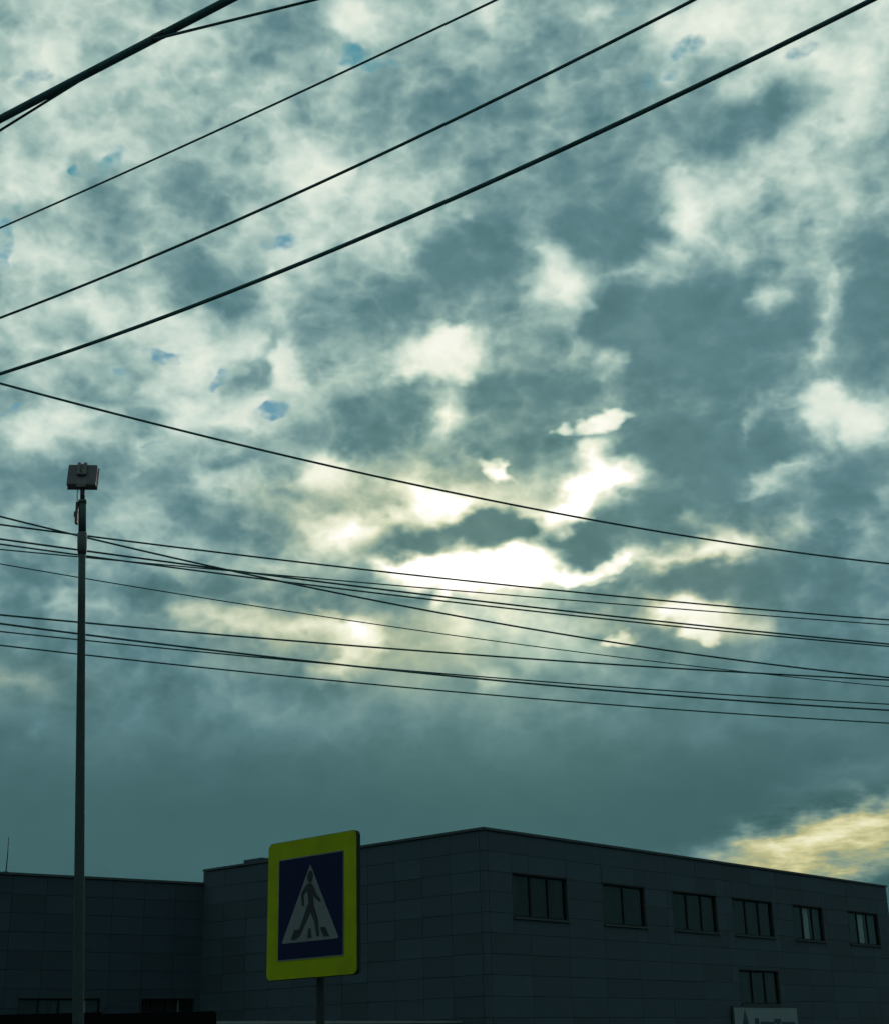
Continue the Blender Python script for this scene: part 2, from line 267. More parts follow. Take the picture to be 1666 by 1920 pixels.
def patches(items, start):
    """the sum of soft patches; two sky angles and the running sum travel in one vector, patches of like tilt together"""
    c = nd(NT, 'ShaderNodeSeparateXYZ')
    put(NT, c.inputs[0], P)
    tilts = (-20, -10, 0, 10, 20, 40)
    total = start
    for tilt in tilts:
        own = [i for i in items if min(tilts, key=lambda q: abs(q - i[4])) == tilt]
        if not own:
            continue
        co, si = math.cos(R(tilt)), math.sin(R(tilt))
        k = nd(NT, 'ShaderNodeCombineXYZ')
        put(NT, k.inputs[0], vmath('DOT_PRODUCT', P, (co, si, 0)))
        put(NT, k.inputs[1], vmath('DOT_PRODUCT', P, (-si, co, 0)))
        put(NT, k.inputs[2], total)
        acc = k.outputs[0]
        for (a, e, ra, re, rot, amp) in own:
            u, v = a * co + e * si, -a * si + e * co
            ra, re = ra * 1.25, re * 1.25
            q = vmath('MULTIPLY_ADD', acc, (1 / ra, 1 / re, 0), (-u / ra, -v / re, 0))
            d = vmath('DOT_PRODUCT', q, q)
            acc = vmath('MULTIPLY_ADD', mrange(d, 1.0, 0.0, 0.0, amp), (0, 0, 1), acc)
        c = nd(NT, 'ShaderNodeSeparateXYZ')
        put(NT, c.inputs[0], acc)
        total = c.outputs[2]
    return total


def banks(items):
    """the broad patches summed on a lattice of the sky: every third elevation row shares the channels of a colour ramp along azimuth"""
    A0, A1, E0, E1 = -22.5, 23.0, -1.0, 40.5
    nrow, ncol = 72, 91
    U = np.linspace(A0, A1, ncol)[None, :]
    V = np.linspace(E0, E1, nrow)[:, None]
    F = np.zeros((nrow, ncol))
    for (a, e, ra, re, rot, amp) in items:
        co, si = math.cos(R(rot)), math.sin(R(rot))
        x, y = ((U - a) * co + (V - e) * si) / (ra * 1.25), ((V - e) * co - (U - a) * si) / (re * 1.25)
        q = np.clip(1 - x * x - y * y, 0, 1)
        F += amp * q * q * (3 - 2 * q)
    F[:, 0] = F[:, -1] = 0
    F[0] = F[-1] = 0
    OFF = 0.8                                     # ramps hold no negative values
    s = nd(NT, 'ShaderNodeSeparateXYZ')
    put(NT, s.inputs[0], P)
    u = mrange(s.outputs[0], A0, A1, 0.0, 1.0, 'LINEAR')
    v = mrange(s.outputs[1], E0, E1, 0.0, 1.0, 'LINEAR')
    k = nd(NT, 'ShaderNodeCombineXYZ')             # both sky coordinates and the running sum travel together
    put(NT, k.inputs[0], u)
    put(NT, k.inputs[1], v)
    acc = k.outputs[0]
    for r0 in range(0, nrow, 3):
        if not np.any(F[r0:r0 + 3]):
            continue
        G = bpy.data.node_groups.new('cloud_bank', 'ShaderNodeTree')
        G.interface.new_socket('in', in_out='INPUT', socket_type='NodeSocketVector')
        G.interface.new_socket('out', in_out='OUTPUT', socket_type='NodeSocketVector')
        gi = nd(G, 'NodeGroupInput')
        gs = nd(G, 'ShaderNodeSeparateXYZ')
        put(G, gs.inputs[0], gi.outputs[0])
        tot = None
        for c0 in (0, 30, 60):
            lo, hi = c0, min(c0 + 31, ncol - 1)
            stops = []
            for c in range(lo, hi + 1):
                own = (c > lo or c0 == 0) and (c < hi or c0 == 60)
                stops.append((c / (ncol - 1), tuple(float(F[r, c]) * own + OFF for r in range(r0, r0 + 3))))
            ro = ramp(gs.outputs[0], stops, G)
            tot = ro if tot is None else vmath('ADD', tot, ro, tree=G)
        ws = []
        for r in range(max(r0 - 1, 0), min(r0 + 4, nrow)):
            ws.append((r / (nrow - 1), tuple(1.0 if r == q else 0.0 for q in range(r0, r0 + 3))))
        wv = ramp(gs.outputs[1], ws, G)
        d = vmath('DOT_PRODUCT', vmath('SUBTRACT', tot, (3 * OFF,) * 3, tree=G), wv, tree=G)
        out = nd(G, 'NodeGroupOutput')
        put(G, out.inputs[0], vmath('MULTIPLY_ADD', d, (0, 0, 1), gi.outputs[0], tree=G))
        inst = nd(NT, 'ShaderNodeGroup')
        inst.node_tree = G
        put(NT, inst.inputs[0], acc)
        acc = inst.outputs[0]
    s = nd(NT, 'ShaderNodeSeparateXYZ')
    put(NT, s.inputs[0], acc)
    return s.outputs[2]


gap = patches(CLOUD_GAPS, 0.0)
warm = patches(WARM_LIGHT, 0.0)
base = ramp(math_('DIVIDE', el, 90.0), [(0, .30), (.06, .31), (.10, .335), (.125, .38), (.158, .455), (.19, .52), (.24, .56), (.34, .60), (.42, .625), (1, .625)])
swell = math_('SUBTRACT', noise(DECK, 9.0, 2.0, 0.5), 0.5)
puff = math_('SUBTRACT', noise(DECK, 26.0, 4.0, 0.53), 0.5)
fine = math_('SUBTRACT', noise(DECK, 80.0, 2.0, 0.5), 0.5)
# bright seams where neighbouring puffs part
seam = noise(vmath('MULTIPLY_ADD', w2, (0.010, 0.010, 0.010), DECK), 21.0, 2.0, 0.5)
vor = nd(NT, 'ShaderNodeTexVoronoi', feature='F1', voronoi_dimensions='3D')
vor.normalize = True
put(NT, vor.inputs['Vector'], vmath('MULTIPLY_ADD', w1, (0.05, 0.05, 0.05), vmath('MULTIPLY_ADD', w2, (0.022, 0.022, 0.022), DECK)))
vor.inputs['Scale'].default_value = 25.0
vor.inputs['Detail'].default_value = 2.0
vor.inputs['Roughness'].default_value = 0.5
clump = math_('SUBTRACT', vor.outputs['Distance'], 0.315)                    # thick in the middle of a clump, thin towards its rim
ridge = math_('SUBTRACT', 0.62, math_('MULTIPLY', math_('ABSOLUTE', math_('SUBTRACT', seam, 0.5)), 6.0))
ridge = math_('MINIMUM', math_('MAXIMUM', ridge, -0.35), 0.38)
rough = mrange(el, 9.0, 18.0, 0.05, 1.0)
tex = math_('MULTIPLY_ADD', swell, 0.26, math_('MULTIPLY_ADD', puff, 0.22, math_('MULTIPLY_ADD', fine, 0.10, math_('MULTIPLY_ADD', clump, 0.58, math_('MULTIPLY', ridge, 0.06)))))
L = math_('MULTIPLY_ADD', tex, rough, base)
L = math_('ADD', L, banks(THIN_CLOUD + THICK_CLOUD))
L = patches(BRIGHT_EDGES, L)
wisp = math_('SUBTRACT', noise(vmath('MULTIPLY', DIR, (1.0, 1.0, 3.6)), 30.0, 4.0, 0.6), 0.5)
L = math_('MULTIPLY_ADD', math_('MULTIPLY', warm, math_('MAXIMUM', wisp, -0.12)), mrange(el, 14.0, 9.0, 0.1, 0.85), L)
# forward scattering of the hidden sun
sd = Vector((math.sin(R(SUN_AZ)) * math.cos(R(SUN_EL)), math.cos(R(SUN_AZ)) * math.cos(R(SUN_EL)), math.sin(R(SUN_EL))))
ang = math_('MULTIPLY', math_('ARCCOSINE', math_('MINIMUM', vmath('DOT_PRODUCT', DIR, tuple(sd)), 0.99999)), 57.29578)
glow = mrange(ang, 14.0, 0.0, 0.0, 1.0)
near = mrange(ang, 7.5, 0.0, 0.0, 1.0)
core = mrange(ang, 5.2, 0.0, 0.0, 1.0)
L = math_('MULTIPLY_ADD', core, 0.20, L)
L = math_('MULTIPLY_ADD', near, 0.10, math_('MULTIPLY_ADD', glow, 0.07, L))
floor_ = ramp(math_('DIVIDE', el, 90.0), [(0, .27), (.10, .29), (.14, .36), (.18, .42), (.24, .44), (1, .46)])
cap = math_('MULTIPLY_ADD', near, 0.9, math_('MULTIPLY_ADD', glow, 0.14, 0.90))      # only cloud close to the sun burns out
L = math_('SMOOTH_MIN', L, cap, 0.26)
L = math_('SMOOTH_MAX', L, floor_, 0.14)
L = math_('MULTIPLY_ADD', math_('MULTIPLY_ADD', ridge, 0.15, math_('MULTIPLY_ADD', fine, 0.3, math_('MULTIPLY_ADD', clump, 0.8, puff))), math_('MULTIPLY', rough, 0.12), L)
cool = ramp(L, [(.30, lin((56, 91, 94))), (.38, lin((75, 111, 114))), (.45, lin((94, 131, 136))), (.55, lin((124, 157, 157))),
                (.66, lin((159, 187, 180))), (.77, lin((197, 215, 205))), (.87, lin((224, 233, 220))), (.96, lin((244, 247, 238))), (1.0, (1, 1, 1))])
warmc = ramp(L, [(.30, lin((60, 94, 94))), (.38, lin((78, 112, 110))), (.47, lin((108, 135, 126))), (.56, lin((140, 158, 136))),
                 (.66, lin((178, 178, 130))), (.77, lin((213, 208, 158))), (.87, lin((238, 236, 200))), (.96, lin((255, 253, 230))), (1.0, (1, 1, 1))])
wf = math_('ADD', warm, 0.0, clamp=True)
cool = mix(math_('MULTIPLY', glow, 0.8), cool, vmath('MULTIPLY', cool, (1.09, 1.02, 0.86)))
cloud = mix(wf, cool, warmc)
over = math_('MULTIPLY', math_('MAXIMUM', math_('SUBTRACT', L, 1.0), 0.0), 1.5)
cloud = vmath('ADD', cloud, vmath('MULTIPLY', (1, 1, 1), over))
sky = nd(NT, 'ShaderNodeTexSky', sky_type='NISHITA', sun_disc=False)
sky.sun_elevation = R(SUN_EL)
sky.sun_rotation = R(SUN_AZ)
clear = vmath('MULTIPLY', sky.outputs[0], (0.018, 0.060, 0.064))
clear = vmath('MINIMUM', clear, (0.12, 0.31, 0.41))
gf = mrange(math_('MULTIPLY', gap, math_('MULTIPLY_ADD', fine, 3.2, math_('MULTIPLY_ADD', puff, 1.5, 0.85))), 0.10, 1.2, 0.0, 0.95)
total = mix(gf, cloud, clear)
go = nd(NT, 'NodeGroupOutput')
NT.links.new(total, go.inputs[0])
WT = world.node_tree
WT.nodes.clear()
grp = nd(WT, 'ShaderNodeGroup')
grp.node_tree = NT
bg = nd(WT, 'ShaderNodeBackground')
WT.links.new(grp.outputs[0], bg.inputs['Color'])
bg.inputs['Strength'].default_value = 1.0
wo = nd(WT, 'ShaderNodeOutputWorld')
WT.links.new(bg.outputs[0], wo.inputs['Surface'])
scene.cycles.use_adaptive_sampling = True
scene.cycles.adaptive_threshold = 0.02
scene.cycles.adaptive_min_samples = 12
world.cycles.sampling_method = 'MANUAL'
world.cycles.sample_map_resolution = 512

# ------------------------------------------------------------------ sun behind the clouds
sun_data = bpy.data.lights.new('sun', 'SUN')
sun_data.energy = 0.7
sun_data.angle = R(10)
sun_data.color = (1.0, 0.93, 0.82)
sun = bpy.data.objects.new('sun', sun_data)
COL.objects.link(sun)
sun.rotation_euler = sd.to_track_quat('Z', 'Y').to_euler()
sun.location = (2, 60, 30)

vs = scene.view_settings
vs.view_transform = 'Standard'
vs.look = 'None'
vs.exposure = 0.0
vs.gamma = 1.0


# ------------------------------------------------------------------ materials
def material(name, color, roughness=0.6, metallic=0.0, spread=0.12, scale=3.0, per_object=0.0, bump=0.0, bump_scale=60.0, specular=0.3):
    m = bpy.data.materials.new(name)
    m.use_nodes = True
    t = m.node_tree
    b = t.nodes['Principled BSDF']
    co = nd(t, 'ShaderNodeTexCoord').outputs['Object']
    n = noise(co, scale, 5.0, 0.6, tree=t)
    f = mrange(n, 0.3, 0.7, 1 - spread, 1 + spread, 'LINEAR', t)
    if per_object:
        oi = nd(t, 'ShaderNodeObjectInfo')
        f = math_('MULTIPLY', f, mrange(oi.outputs['Random'], 0, 1, 1 - per_object, 1 + per_object, 'LINEAR', t), tree=t)
    c = vmath('MULTIPLY', tuple(color), f, tree=t)
    put(t, b.inputs['Base Color'], c)
    b.inputs['Metallic'].default_value = metallic
    put(t, b.inputs['Roughness'], mrange(n, 0.3, 0.7, roughness - 0.08, min(1.0, roughness + 0.08), 'LINEAR', t))
    b.inputs['Specular IOR Level'].default_value = specular
    if bump:
        bn = nd(t, 'ShaderNodeBump')
        bn.inputs['Strength'].default_value = bump
        bn.inputs['Distance'].default_value = 0.02
        put(t, bn.inputs['Height'], noise(co, bump_scale, 4.0, 0.6, tree=t))
        t.links.new(bn.outputs[0], b.inputs['Normal'])
    return m


def glass_material(name):
    m = bpy.data.materials.new(name)
    m.use_nodes = True
    t = m.node_tree
    t.nodes.clear()
    tr = nd(t, 'ShaderNodeBsdfTransparent')
    tr.inputs[0].default_value = (0.86, 0.9, 0.9, 1)
    gl = nd(t, 'ShaderNodeBsdfGlossy')
    gl.inputs['Color'].default_value = (0.8, 0.8, 0.8, 1)
    gl.inputs['Roughness'].default_value = 0.03
    lw = nd(t, 'ShaderNodeLayerWeight')            # the same for both faces of the pane
    lw.inputs[0].default_value = 0.5
    refl = math_('MULTIPLY_ADD', math_('POWER', lw.outputs['Facing'], 5.0, tree=t), 0.95, 0.035, tree=t)
    mx = nd(t, 'ShaderNodeMixShader')
    t.links.new(refl, mx.inputs[0])
    t.links.new(tr.outputs[0], mx.inputs[1])
    t.links.new(gl.outputs[0], mx.inputs[2])
    o = nd(t, 'ShaderNodeOutputMaterial')
    t.links.new(mx.outputs[0], o.inputs[0])
    return m


M = {
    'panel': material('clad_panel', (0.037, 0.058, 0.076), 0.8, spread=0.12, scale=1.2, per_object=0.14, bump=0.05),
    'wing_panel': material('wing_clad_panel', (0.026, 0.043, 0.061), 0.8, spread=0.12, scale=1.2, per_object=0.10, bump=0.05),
    'core': material('wall_core', (0.031, 0.047, 0.061), 0.9),
    'coping': material('roof_coping_metal', (0.038, 0.05, 0.058), 0.7, 0.0, spread=0.08),
    'roofing': material('roof_felt', (0.06, 0.06, 0.065), 0.95),
    'reveal': material('window_reveal', (0.04, 0.048, 0.052), 0.7),
    'frame': material('window_frame_paint', (0.016, 0.018, 0.018), 0.7, specular=0.1),
    'blind': material('blind_fabric', (0.012, 0.012, 0.011), 0.9, spread=0.25, scale=0.8, per_object=0.35),
    'curtain': material('pale_curtain', (0.34, 0.37, 0.37), 0.9, spread=0.2),
    'room': material('room_dark', (0.02, 0.022, 0.025), 0.95),
    'glass': glass_material('window_glass'),
    'steel': material('galvanised_pole', (0.024, 0.042, 0.044), 0.7, 0.0, spread=0.25, scale=4.0, bump=0.06),
    'dark_metal': material('dark_painted_metal', (0.030, 0.033, 0.037), 0.5, 0.3, spread=0.2, scale=8.0),
    'lamp_housing': material('lamp_housing_paint', (0.15, 0.14, 0.148), 0.6, 0.0, spread=0.1, scale=8.0),
    'grey_metal': material('grey_cast_metal', (0.055, 0.064, 0.064), 0.5, 0.3, spread=0.2, scale=10.0),
    'cable': material('cable_rubber', (0.06, 0.115, 0.125), 0.95, spread=0.3, scale=6.0, specular=0.0),
    'yellow': material('fluorescent_yellow_film', (0.25, 0.30, 0.004), 0.6, specular=0.08, spread=0.16, scale=5.0),
    'blue': material('blue_film', (0.006, 0.011, 0.042), 0.6, specular=0.08, spread=0.08, scale=6.0),
    'white': material('white_film', (0.12, 0.135, 0.145), 0.6, spread=0.08, scale=6.0),
    'black': material('black_film', (0.012, 0.013, 0.014), 0.5),
    'sign_back': material('sign_back_paint', (0.022, 0.025, 0.027), 0.8, specular=0.1),
    'banner': material('banner_vinyl', (0.15, 0.19, 0.21), 0.6, spread=0.10, scale=2.0),
    'letter': material('banner_letter', (0.015, 0.04, 0.06), 0.5),
    'black_fence': material('black_sheet_metal', (0.005, 0.005, 0.006), 0.8, spread=0.25, specular=0.02),
    'canopy': material('pale_canopy_metal', (0.15, 0.175, 0.18), 0.7),
    'asphalt': material('asphalt', (0.045, 0.046, 0.05), 0.9, spread=0.25, scale=2.0, bump=0.4, bump_scale=150),
    'paving': material('paving', (0.12, 0.12, 0.115), 0.9, spread=0.2, scale=2.0),
    'soil': material('bare_ground', (0.06, 0.06, 0.045), 0.95, spread=0.3, scale=0.4),
    'concrete': material('concrete_pole', (0.25, 0.25, 0.24), 0.9, spread=0.2, scale=2.0),
    'ceramic': material('insulator_glaze', (0.12, 0.08, 0.06), 0.3),
}


# ------------------------------------------------------------------ helpers
def link(o, parent=None):
    COL.objects.link(o)
    if parent is not None:
        o.parent = parent
    return o


def add_box(bm, x0, x1, y0, y1, z0, z1, bevel=0.0):
    r = bmesh.ops.create_cube(bm, size=1.0)
    for v in r['verts']:
        v.co = Vector(((x0 + x1) / 2 + v.co.x * (x1 - x0), (y0 + y1) / 2 + v.co.y * (y1 - y0), (z0 + z1) / 2 + v.co.z * (z1 - z0)))
    if bevel:
        ed = list({e for v in r['verts'] for e in v.link_edges})
        bmesh.ops.bevel(bm, geom=ed, offset=bevel, segments=2, affect='EDGES')


def add_tube(bm, pts, radii, seg=12, cap=True):
    pts = [Vector(p) for p in pts]
    if isinstance(radii, (int, float)):
        radii = [radii] * len(pts)
    rings = []
    for i, p in enumerate(pts):
        t = (pts[min(i + 1, len(pts) - 1)] - pts[max(i - 1, 0)]).normalized()
        a = t.cross(Vector((0, 0, 1)) if abs(t.z) < 0.9 else Vector((1, 0, 0))).normalized()
        b = t.cross(a)
        rings.append([bm.verts.new(p + (a * math.cos(k * 2 * math.pi / seg) + b * math.sin(k * 2 * math.pi / seg)) * radii[i]) for k in range(seg)])
    for r0, r1 in zip(rings, rings[1:]):
        for k in range(seg):
            f = bm.faces.new((r0[k], r0[(k + 1) % seg], r1[(k + 1) % seg], r1[k]))
            f.smooth = True
    if cap:
        bm.faces.new(rings[0][::-1])
        bm.faces.new(rings[-1])


def add_prism(bm, outline, y0, y1):
    """a flat outline in x,z given thickness along y"""
    a = [bm.verts.new((x, y0, z)) for x, z in outline]
    b = [bm.verts.new((x, y1, z)) for x, z in outline]
    n = len(outline)
    bm.faces.new(a)
    bm.faces.new(b[::-1])
    for i in range(n):
        bm.faces.new((a[i], b[i], b[(i + 1) % n], a[(i + 1) % n]))


def mesh_of(bm, name, mat):
    bmesh.ops.recalc_face_normals(bm, faces=bm.faces)
    me = bpy.data.meshes.new(name)
    bm.to_mesh(me)
    bm.free()
    me.materials.append(mat)
    return me


def obj(name, bm, mat, parent=None, loc=(0, 0, 0)):
    o = bpy.data.objects.new(name, mesh_of(bm, name, mat))
    o.location = loc
    return link(o, parent)


def boxes(name, mat, parent, *bx, bevel=0.0):
    bm = bmesh.new()
    for b in bx:
        add_box(bm, *b, bevel=bevel)
    return obj(name, bm, mat, parent)


def tube(name, mat, parent, pts, radii, seg=12):
    bm = bmesh.new()
    add_tube(bm, pts, radii, seg)
    return obj(name, bm, mat, parent)


def empty(name, loc, rz=0.0, parent=None):
    o = bpy.data.objects.new(name, None)
    o.empty_display_size = 0.3
    o.location = loc
    o.rotation_euler = (0, 0, rz)
    return link(o, parent)


def tag(o, label, category, group=None):
    o['label'] = label
    o['category'] = category
    if group:
        o['group'] = group
    return o


def structure(o):
    o['kind'] = 'structure'
    return o


# ------------------------------------------------------------------ ground
bm = bmesh.new()
vs_ = [bm.verts.new(p) for p in ((-2500, -2500, 0), (2500, -2500, 0), (2500, 2500, 0), (-2500, 2500, 0))]
bm.faces.new(vs_)
structure(obj('ground', bm, M['soil']))
bm = bmesh.new()
vs_ = [bm.verts.new(p) for p in ((-300, -9, .004), (300, -9, .004), (300, 7.6, .004), (-300, 7.6, .004))]
bm.faces.new(vs_)
structure(obj('road', bm, M['asphalt']))
structure(boxes('pavement', M['paving'], None, (-300, 300, 7.86, 12.5, -0.1, 0.13)))
structure(boxes('kerb', M['concrete'], None, (-300, 300, 7.62, 7.85, -0.1, 0.15)))
for i in range(9):
    mk = boxes('zebra_stripe', M['white'], None, (-2.9, 1.1, -8.0 + i * 1.75, -7.1 + i * 1.75, 0.006, 0.009))
    structure(mk)


# ------------------------------------------------------------------ clad building
def cut(rects, hole):
    out = []
    hs0, hs1, hz0, hz1 = hole
    for (s0, s1, z0, z1) in rects:
        if hs1 <= s0 or hs0 >= s1 or hz1 <= z0 or hz0 >= z1:
            out.append((s0, s1, z0, z1))
            continue
        a, b = max(s0, hs0), min(s1, hs1)
        if s0 < a:
            out.append((s0, a, z0, z1))
        if b < s1:
            out.append((b, s1, z0, z1))
        if z0 < hz0:
            out.append((a, b, z0, hz0))
        if hz1 < z1:
            out.append((a, b, hz1, z1))
    return [r for r in out if r[1] - r[0] > 0.025 and r[3] - r[2] > 0.025]


SHARED = {}


def facade(root, name, origin, ang, sgn, length, top, pw, ph, low, holes, mat, s_off=0.0, plinth=0.0):
    """a wall with its cladding panels; x runs along the wall, sgn*y points outwards"""
    bm = bmesh.new()
    y0, y1 = sorted((0.0, -sgn * 0.35))
    add_box(bm, 0, length, y0, y1, 0, top - 0.02)
    w = obj(name, bm, M['core'], root)
    w.matrix_parent_inverse = Matrix.Identity(4)
    w.location = (origin[0] - root.location.x, origin[1] - root.location.y, 0)
    w.rotation_euler = (0, 0, R(ang))
    zt = top
    while zt > low + 0.05:
        zb = max(zt - ph, low)
        s = -s_off
        while s < length - 0.05:
            rects = [(max(s, 0.0), min(s + pw, length), zb, zt)]
            for h in holes:
                rects = cut(rects, h)
            for (a, b, c, d) in rects:
                key = (round(b - a, 3), round(d - c, 3), mat.name)
                if key not in SHARED:
                    pb = bmesh.new()
                    g = 0.006
                    hw, hh = (b - a) / 2 - g, (d - c) / 2 - g
                    add_box(pb, -hw, hw, -0.02, 0.02, -hh, hh)
                    SHARED[key] = mesh_of(pb, 'panel', mat)
                p = bpy.data.objects.new('panel', SHARED[key])
                p.location = ((a + b) / 2, sgn * (0.16 + random.uniform(-0.004, 0.004)), (c + d) / 2)
                p.rotation_euler = (random.uniform(-1, 1) * 0.004, 0, random.uniform(-1, 1) * 0.003)
                link(p, w)
            s += pw
        zt = zb
    if low > 0.1:
        pl = boxes('plinth', mat, w, (0, length, *sorted((sgn * 0.002, sgn * 0.17)), 0, low - 0.02))
    return w


def window(parent, s0, s1, z0, z1, sgn, mullions, slats, curtain=None, gap=None):
    """frame is the part, its panes, mullions and blind slats hang under it"""
    Y = lambda d0, d1: sorted((sgn * d0, sgn * d1))
    t = 0.05
    fr = boxes('window', M['frame'], parent,
               (s0, s0 + t, *Y(0.06, 0.12), z0, z1), (s1 - t, s1, *Y(0.06, 0.12), z0, z1),
               (s0 + t, s1 - t, *Y(0.06, 0.12), z0, z0 + t), (s0 + t, s1 - t, *Y(0.06, 0.12), z1 - t, z1))
    boxes('reveal', M['reveal'], fr,
          (s0 - 0.03, s0, *Y(0.005, 0.19), z0 - 0.03, z1 + 0.03), (s1, s1 + 0.03, *Y(0.005, 0.19), z0 - 0.03, z1 + 0.03),
          (s0, s1, *Y(0.005, 0.19), z1, z1 + 0.03))
    boxes('lintel_flashing', M['coping'], fr, (s0 - 0.04, s1 + 0.04, *Y(0.165, 0.21), z1 + 0.032, z1 + 0.06))
    boxes('sill', M['reveal'], fr, (s0 - 0.05, s1 + 0.05, *Y(0.005, 0.24), z0 - 0.06, z0 - 0.002))
    edges = [s0 + t] + [s0 + (s1 - s0) * k / mullions for k in range(1, mullions)] + [s1 - t]
    for k in range(1, mullions):
        m = edges[k]
        boxes('mullion', M['frame'], fr, (m - 0.03, m + 0.03, *Y(0.061, 0.122), z0 + t, z1 - t))
    for k in range(mullions):
        a = edges[k] + (0.03 if k else 0)
        b = edges[k + 1] - (0.03 if k < mullions - 1 else 0)
        boxes('pane', M['glass'], fr, (a, b, *Y(0.085, 0.091), z0 + t, z1 - t))
    n = slats
    for k in range(n):
        if gap and gap[0] <= (k + 0.5) / n <= gap[1]:
            continue
        a = s0 + t + (s1 - s0 - 2 * t) * (k + 0.08) / n
        b = s0 + t + (s1 - s0 - 2 * t) * (k + 0.92) / n
        is_curtain = curtain and curtain[0] <= (k + 0.5) / n <= curtain[1]  # pale curtain folds hang here in place of blind slats
        bm = bmesh.new()
        d0, d1 = 0.02 + random.uniform(0, 0.012), 0.045 + random.uniform(0, 0.01)
        z_b = z0 + t + random.uniform(0.01, 0.05)
        q = [bm.verts.new(v) for v in ((a, sgn * d0, z_b), (b, sgn * d1, z_b), (b, sgn * d1, z1 - t), (a, sgn * d0, z1 - t),
                                       (a, sgn * (d0 - .004), z_b), (b, sgn * (d1 - .004), z_b), (b, sgn * (d1 - .004), z1 - t), (a, sgn * (d0 - .004), z1 - t))]
        for f in ((0, 1, 2, 3), (7, 6, 5, 4), (0, 4, 5, 1), (1, 5, 6, 2), (2, 6, 7, 3), (3, 7, 4, 0)):
            bm.faces.new([q[i] for i in f])
        obj('curtain_fold' if is_curtain else 'blind_slat', bm, M['curtain'] if is_curtain else M['blind'], fr)
    return fr


KX, KY = 0.914, 45.45
L_ANG, R_ANG = 138.1, 49.2
TOP = 7.86
main = tag(empty('clad_building', (KX, KY, 0)), 'dark grey panel-clad building with a row of windows under its flat roof', 'building')
upper = [(1.16, 3.92), (5.92, 8.35), (10.12, 13.0), (14.18, 17.08), (18.72, 21.15), (23.36, 26.12)]
w_holes = [(a, b, 5.37, 6.66) for a, b in upper] + [(14.2, 17.06, 2.94, 4.11)]
hol = [(a - 0.03, b + 0.03, c - 0.06, d + 0.035) for a, b, c, d in w_holes]
side = facade(main, 'side_wall', (KX, KY), R_ANG, -1, 27.3, TOP, 1.95, 0.6, 1.86, hol, M['panel'])
front = facade(main, 'front_wall', (KX, KY), L_ANG, 1, 13.22, TOP, 1.2, 0.6, 1.86, [], M['panel'])
spec = [(3, 16, None, None), (2, 14, None, None), (3, 16, None, None), (3, 16, None, None), (3, 12, (.40, .60), (.62, 1.0)), (3, 16, (.40, .55), (.75, 1.0)), (3, 16, None, None)]
for (a, b, c, d), (mu, sl, cu, gp) in zip(w_holes, spec):
    window(side, a, b, c, d, -1, mu, sl, cu, gp)
eL = Vector((math.cos(R(L_ANG)), math.sin(R(L_ANG)), 0))
eR = Vector((math.cos(R(R_ANG)), math.sin(R(R_ANG)), 0))
nL = Vector((-eL.y, eL.x, 0))                   # outwards from the front wall
nR = Vector((eR.y, -eR.x, 0))                   # outwards from the side wall
corner_outline = [nL * 0.181 - eL * 0.012, nL * 0.181 + nR * 0.181 - eL * 0.004 - eR * 0.004, nR * 0.181 - eR * 0.012, eL * 0.02 + eR * 0.02]
# coping along the two visible parapets
for w, ln, sg in ((side, 27.36, -1), (front, 13.2, 1)):
    n = int(ln // 3)
    for k in range(n):
        boxes('coping', M['coping'], w, (k * ln / n + (0.004 if k else -0.2), (k + 1) * ln / n - 0.004, *sorted((-sg * 0.40, sg * 0.225)), TOP + 0.012 + 0.002 * (sg < 0), TOP + 0.09 + 0.002 * (sg < 0)))
boxes('parapet_box', M['panel'], front, (10.0, 10.95, -0.3, 0.20, TOP + 0.092, TOP + 0.20))
bm = bmesh.new()
for k in range(10):
    z1 = TOP - k * 0.6
    c4 = [o for o in corner_outline]
    lo = [bm.verts.new((c.x, c.y, z1 - 0.6 + 0.006)) for c in c4]
    hi = [bm.verts.new((c.x, c.y, z1 - 0.006)) for c in c4]
    bm.faces.new(lo[::-1])
    bm.faces.new(hi)
    for i in range(len(c4)):
        bm.faces.new((lo[i], lo[(i + 1) % len(c4)], hi[(i + 1) % len(c4)], hi[i]))
obj('corner_trim', bm, M['panel'], main)
# roof and the walls that close the block
bm = bmesh.new()
o0 = eL * 0.3 + eR * 0.3
cs = [o0, eR * 27.2 + eL * 0.3, eR * 27.2 + eL * 26, eR * 0.3 + eL * 26]
lo = [bm.verts.new((c.x, c.y, 7.2)) for c in cs]
hi = [bm.verts.new((c.x, c.y, 7.5)) for c in cs]
bm.faces.new(lo[::-1])
bm.faces.new(hi)
for i in range(4):
    bm.faces.new((lo[i], lo[(i + 1) % 4], hi[(i + 1) % 4], hi[i]))
obj('roof', bm, M['roofing'], main)
for nm, a, b in (('end_wall', eR * 27.25 + eL * 0.36, eR * 27.25 + eL * 26), ('rear_wall', eR * 27.0 + eL * 26, eL * 26 + eR * 0.2)):
    d = (b - a).normalized()
    nrm = Vector((-d.y, d.x, 0)) * 0.3
    bm = bmesh.new()
    lo = [bm.verts.new((v.x, v.y, 0)) for v in (a, b, b + nrm, a + nrm)]
    hi = [bm.verts.new((v.x, v.y, TOP - 0.01)) for v in (a, b, b + nrm, a + nrm)]
    bm.faces.new(lo[::-1])
    bm.faces.new(hi)
    for i in range(4):
        bm.faces.new((lo[i], lo[(i + 1) % 4], hi[(i + 1) % 4], hi[i]))
    obj(nm, bm, M['panel'], main)

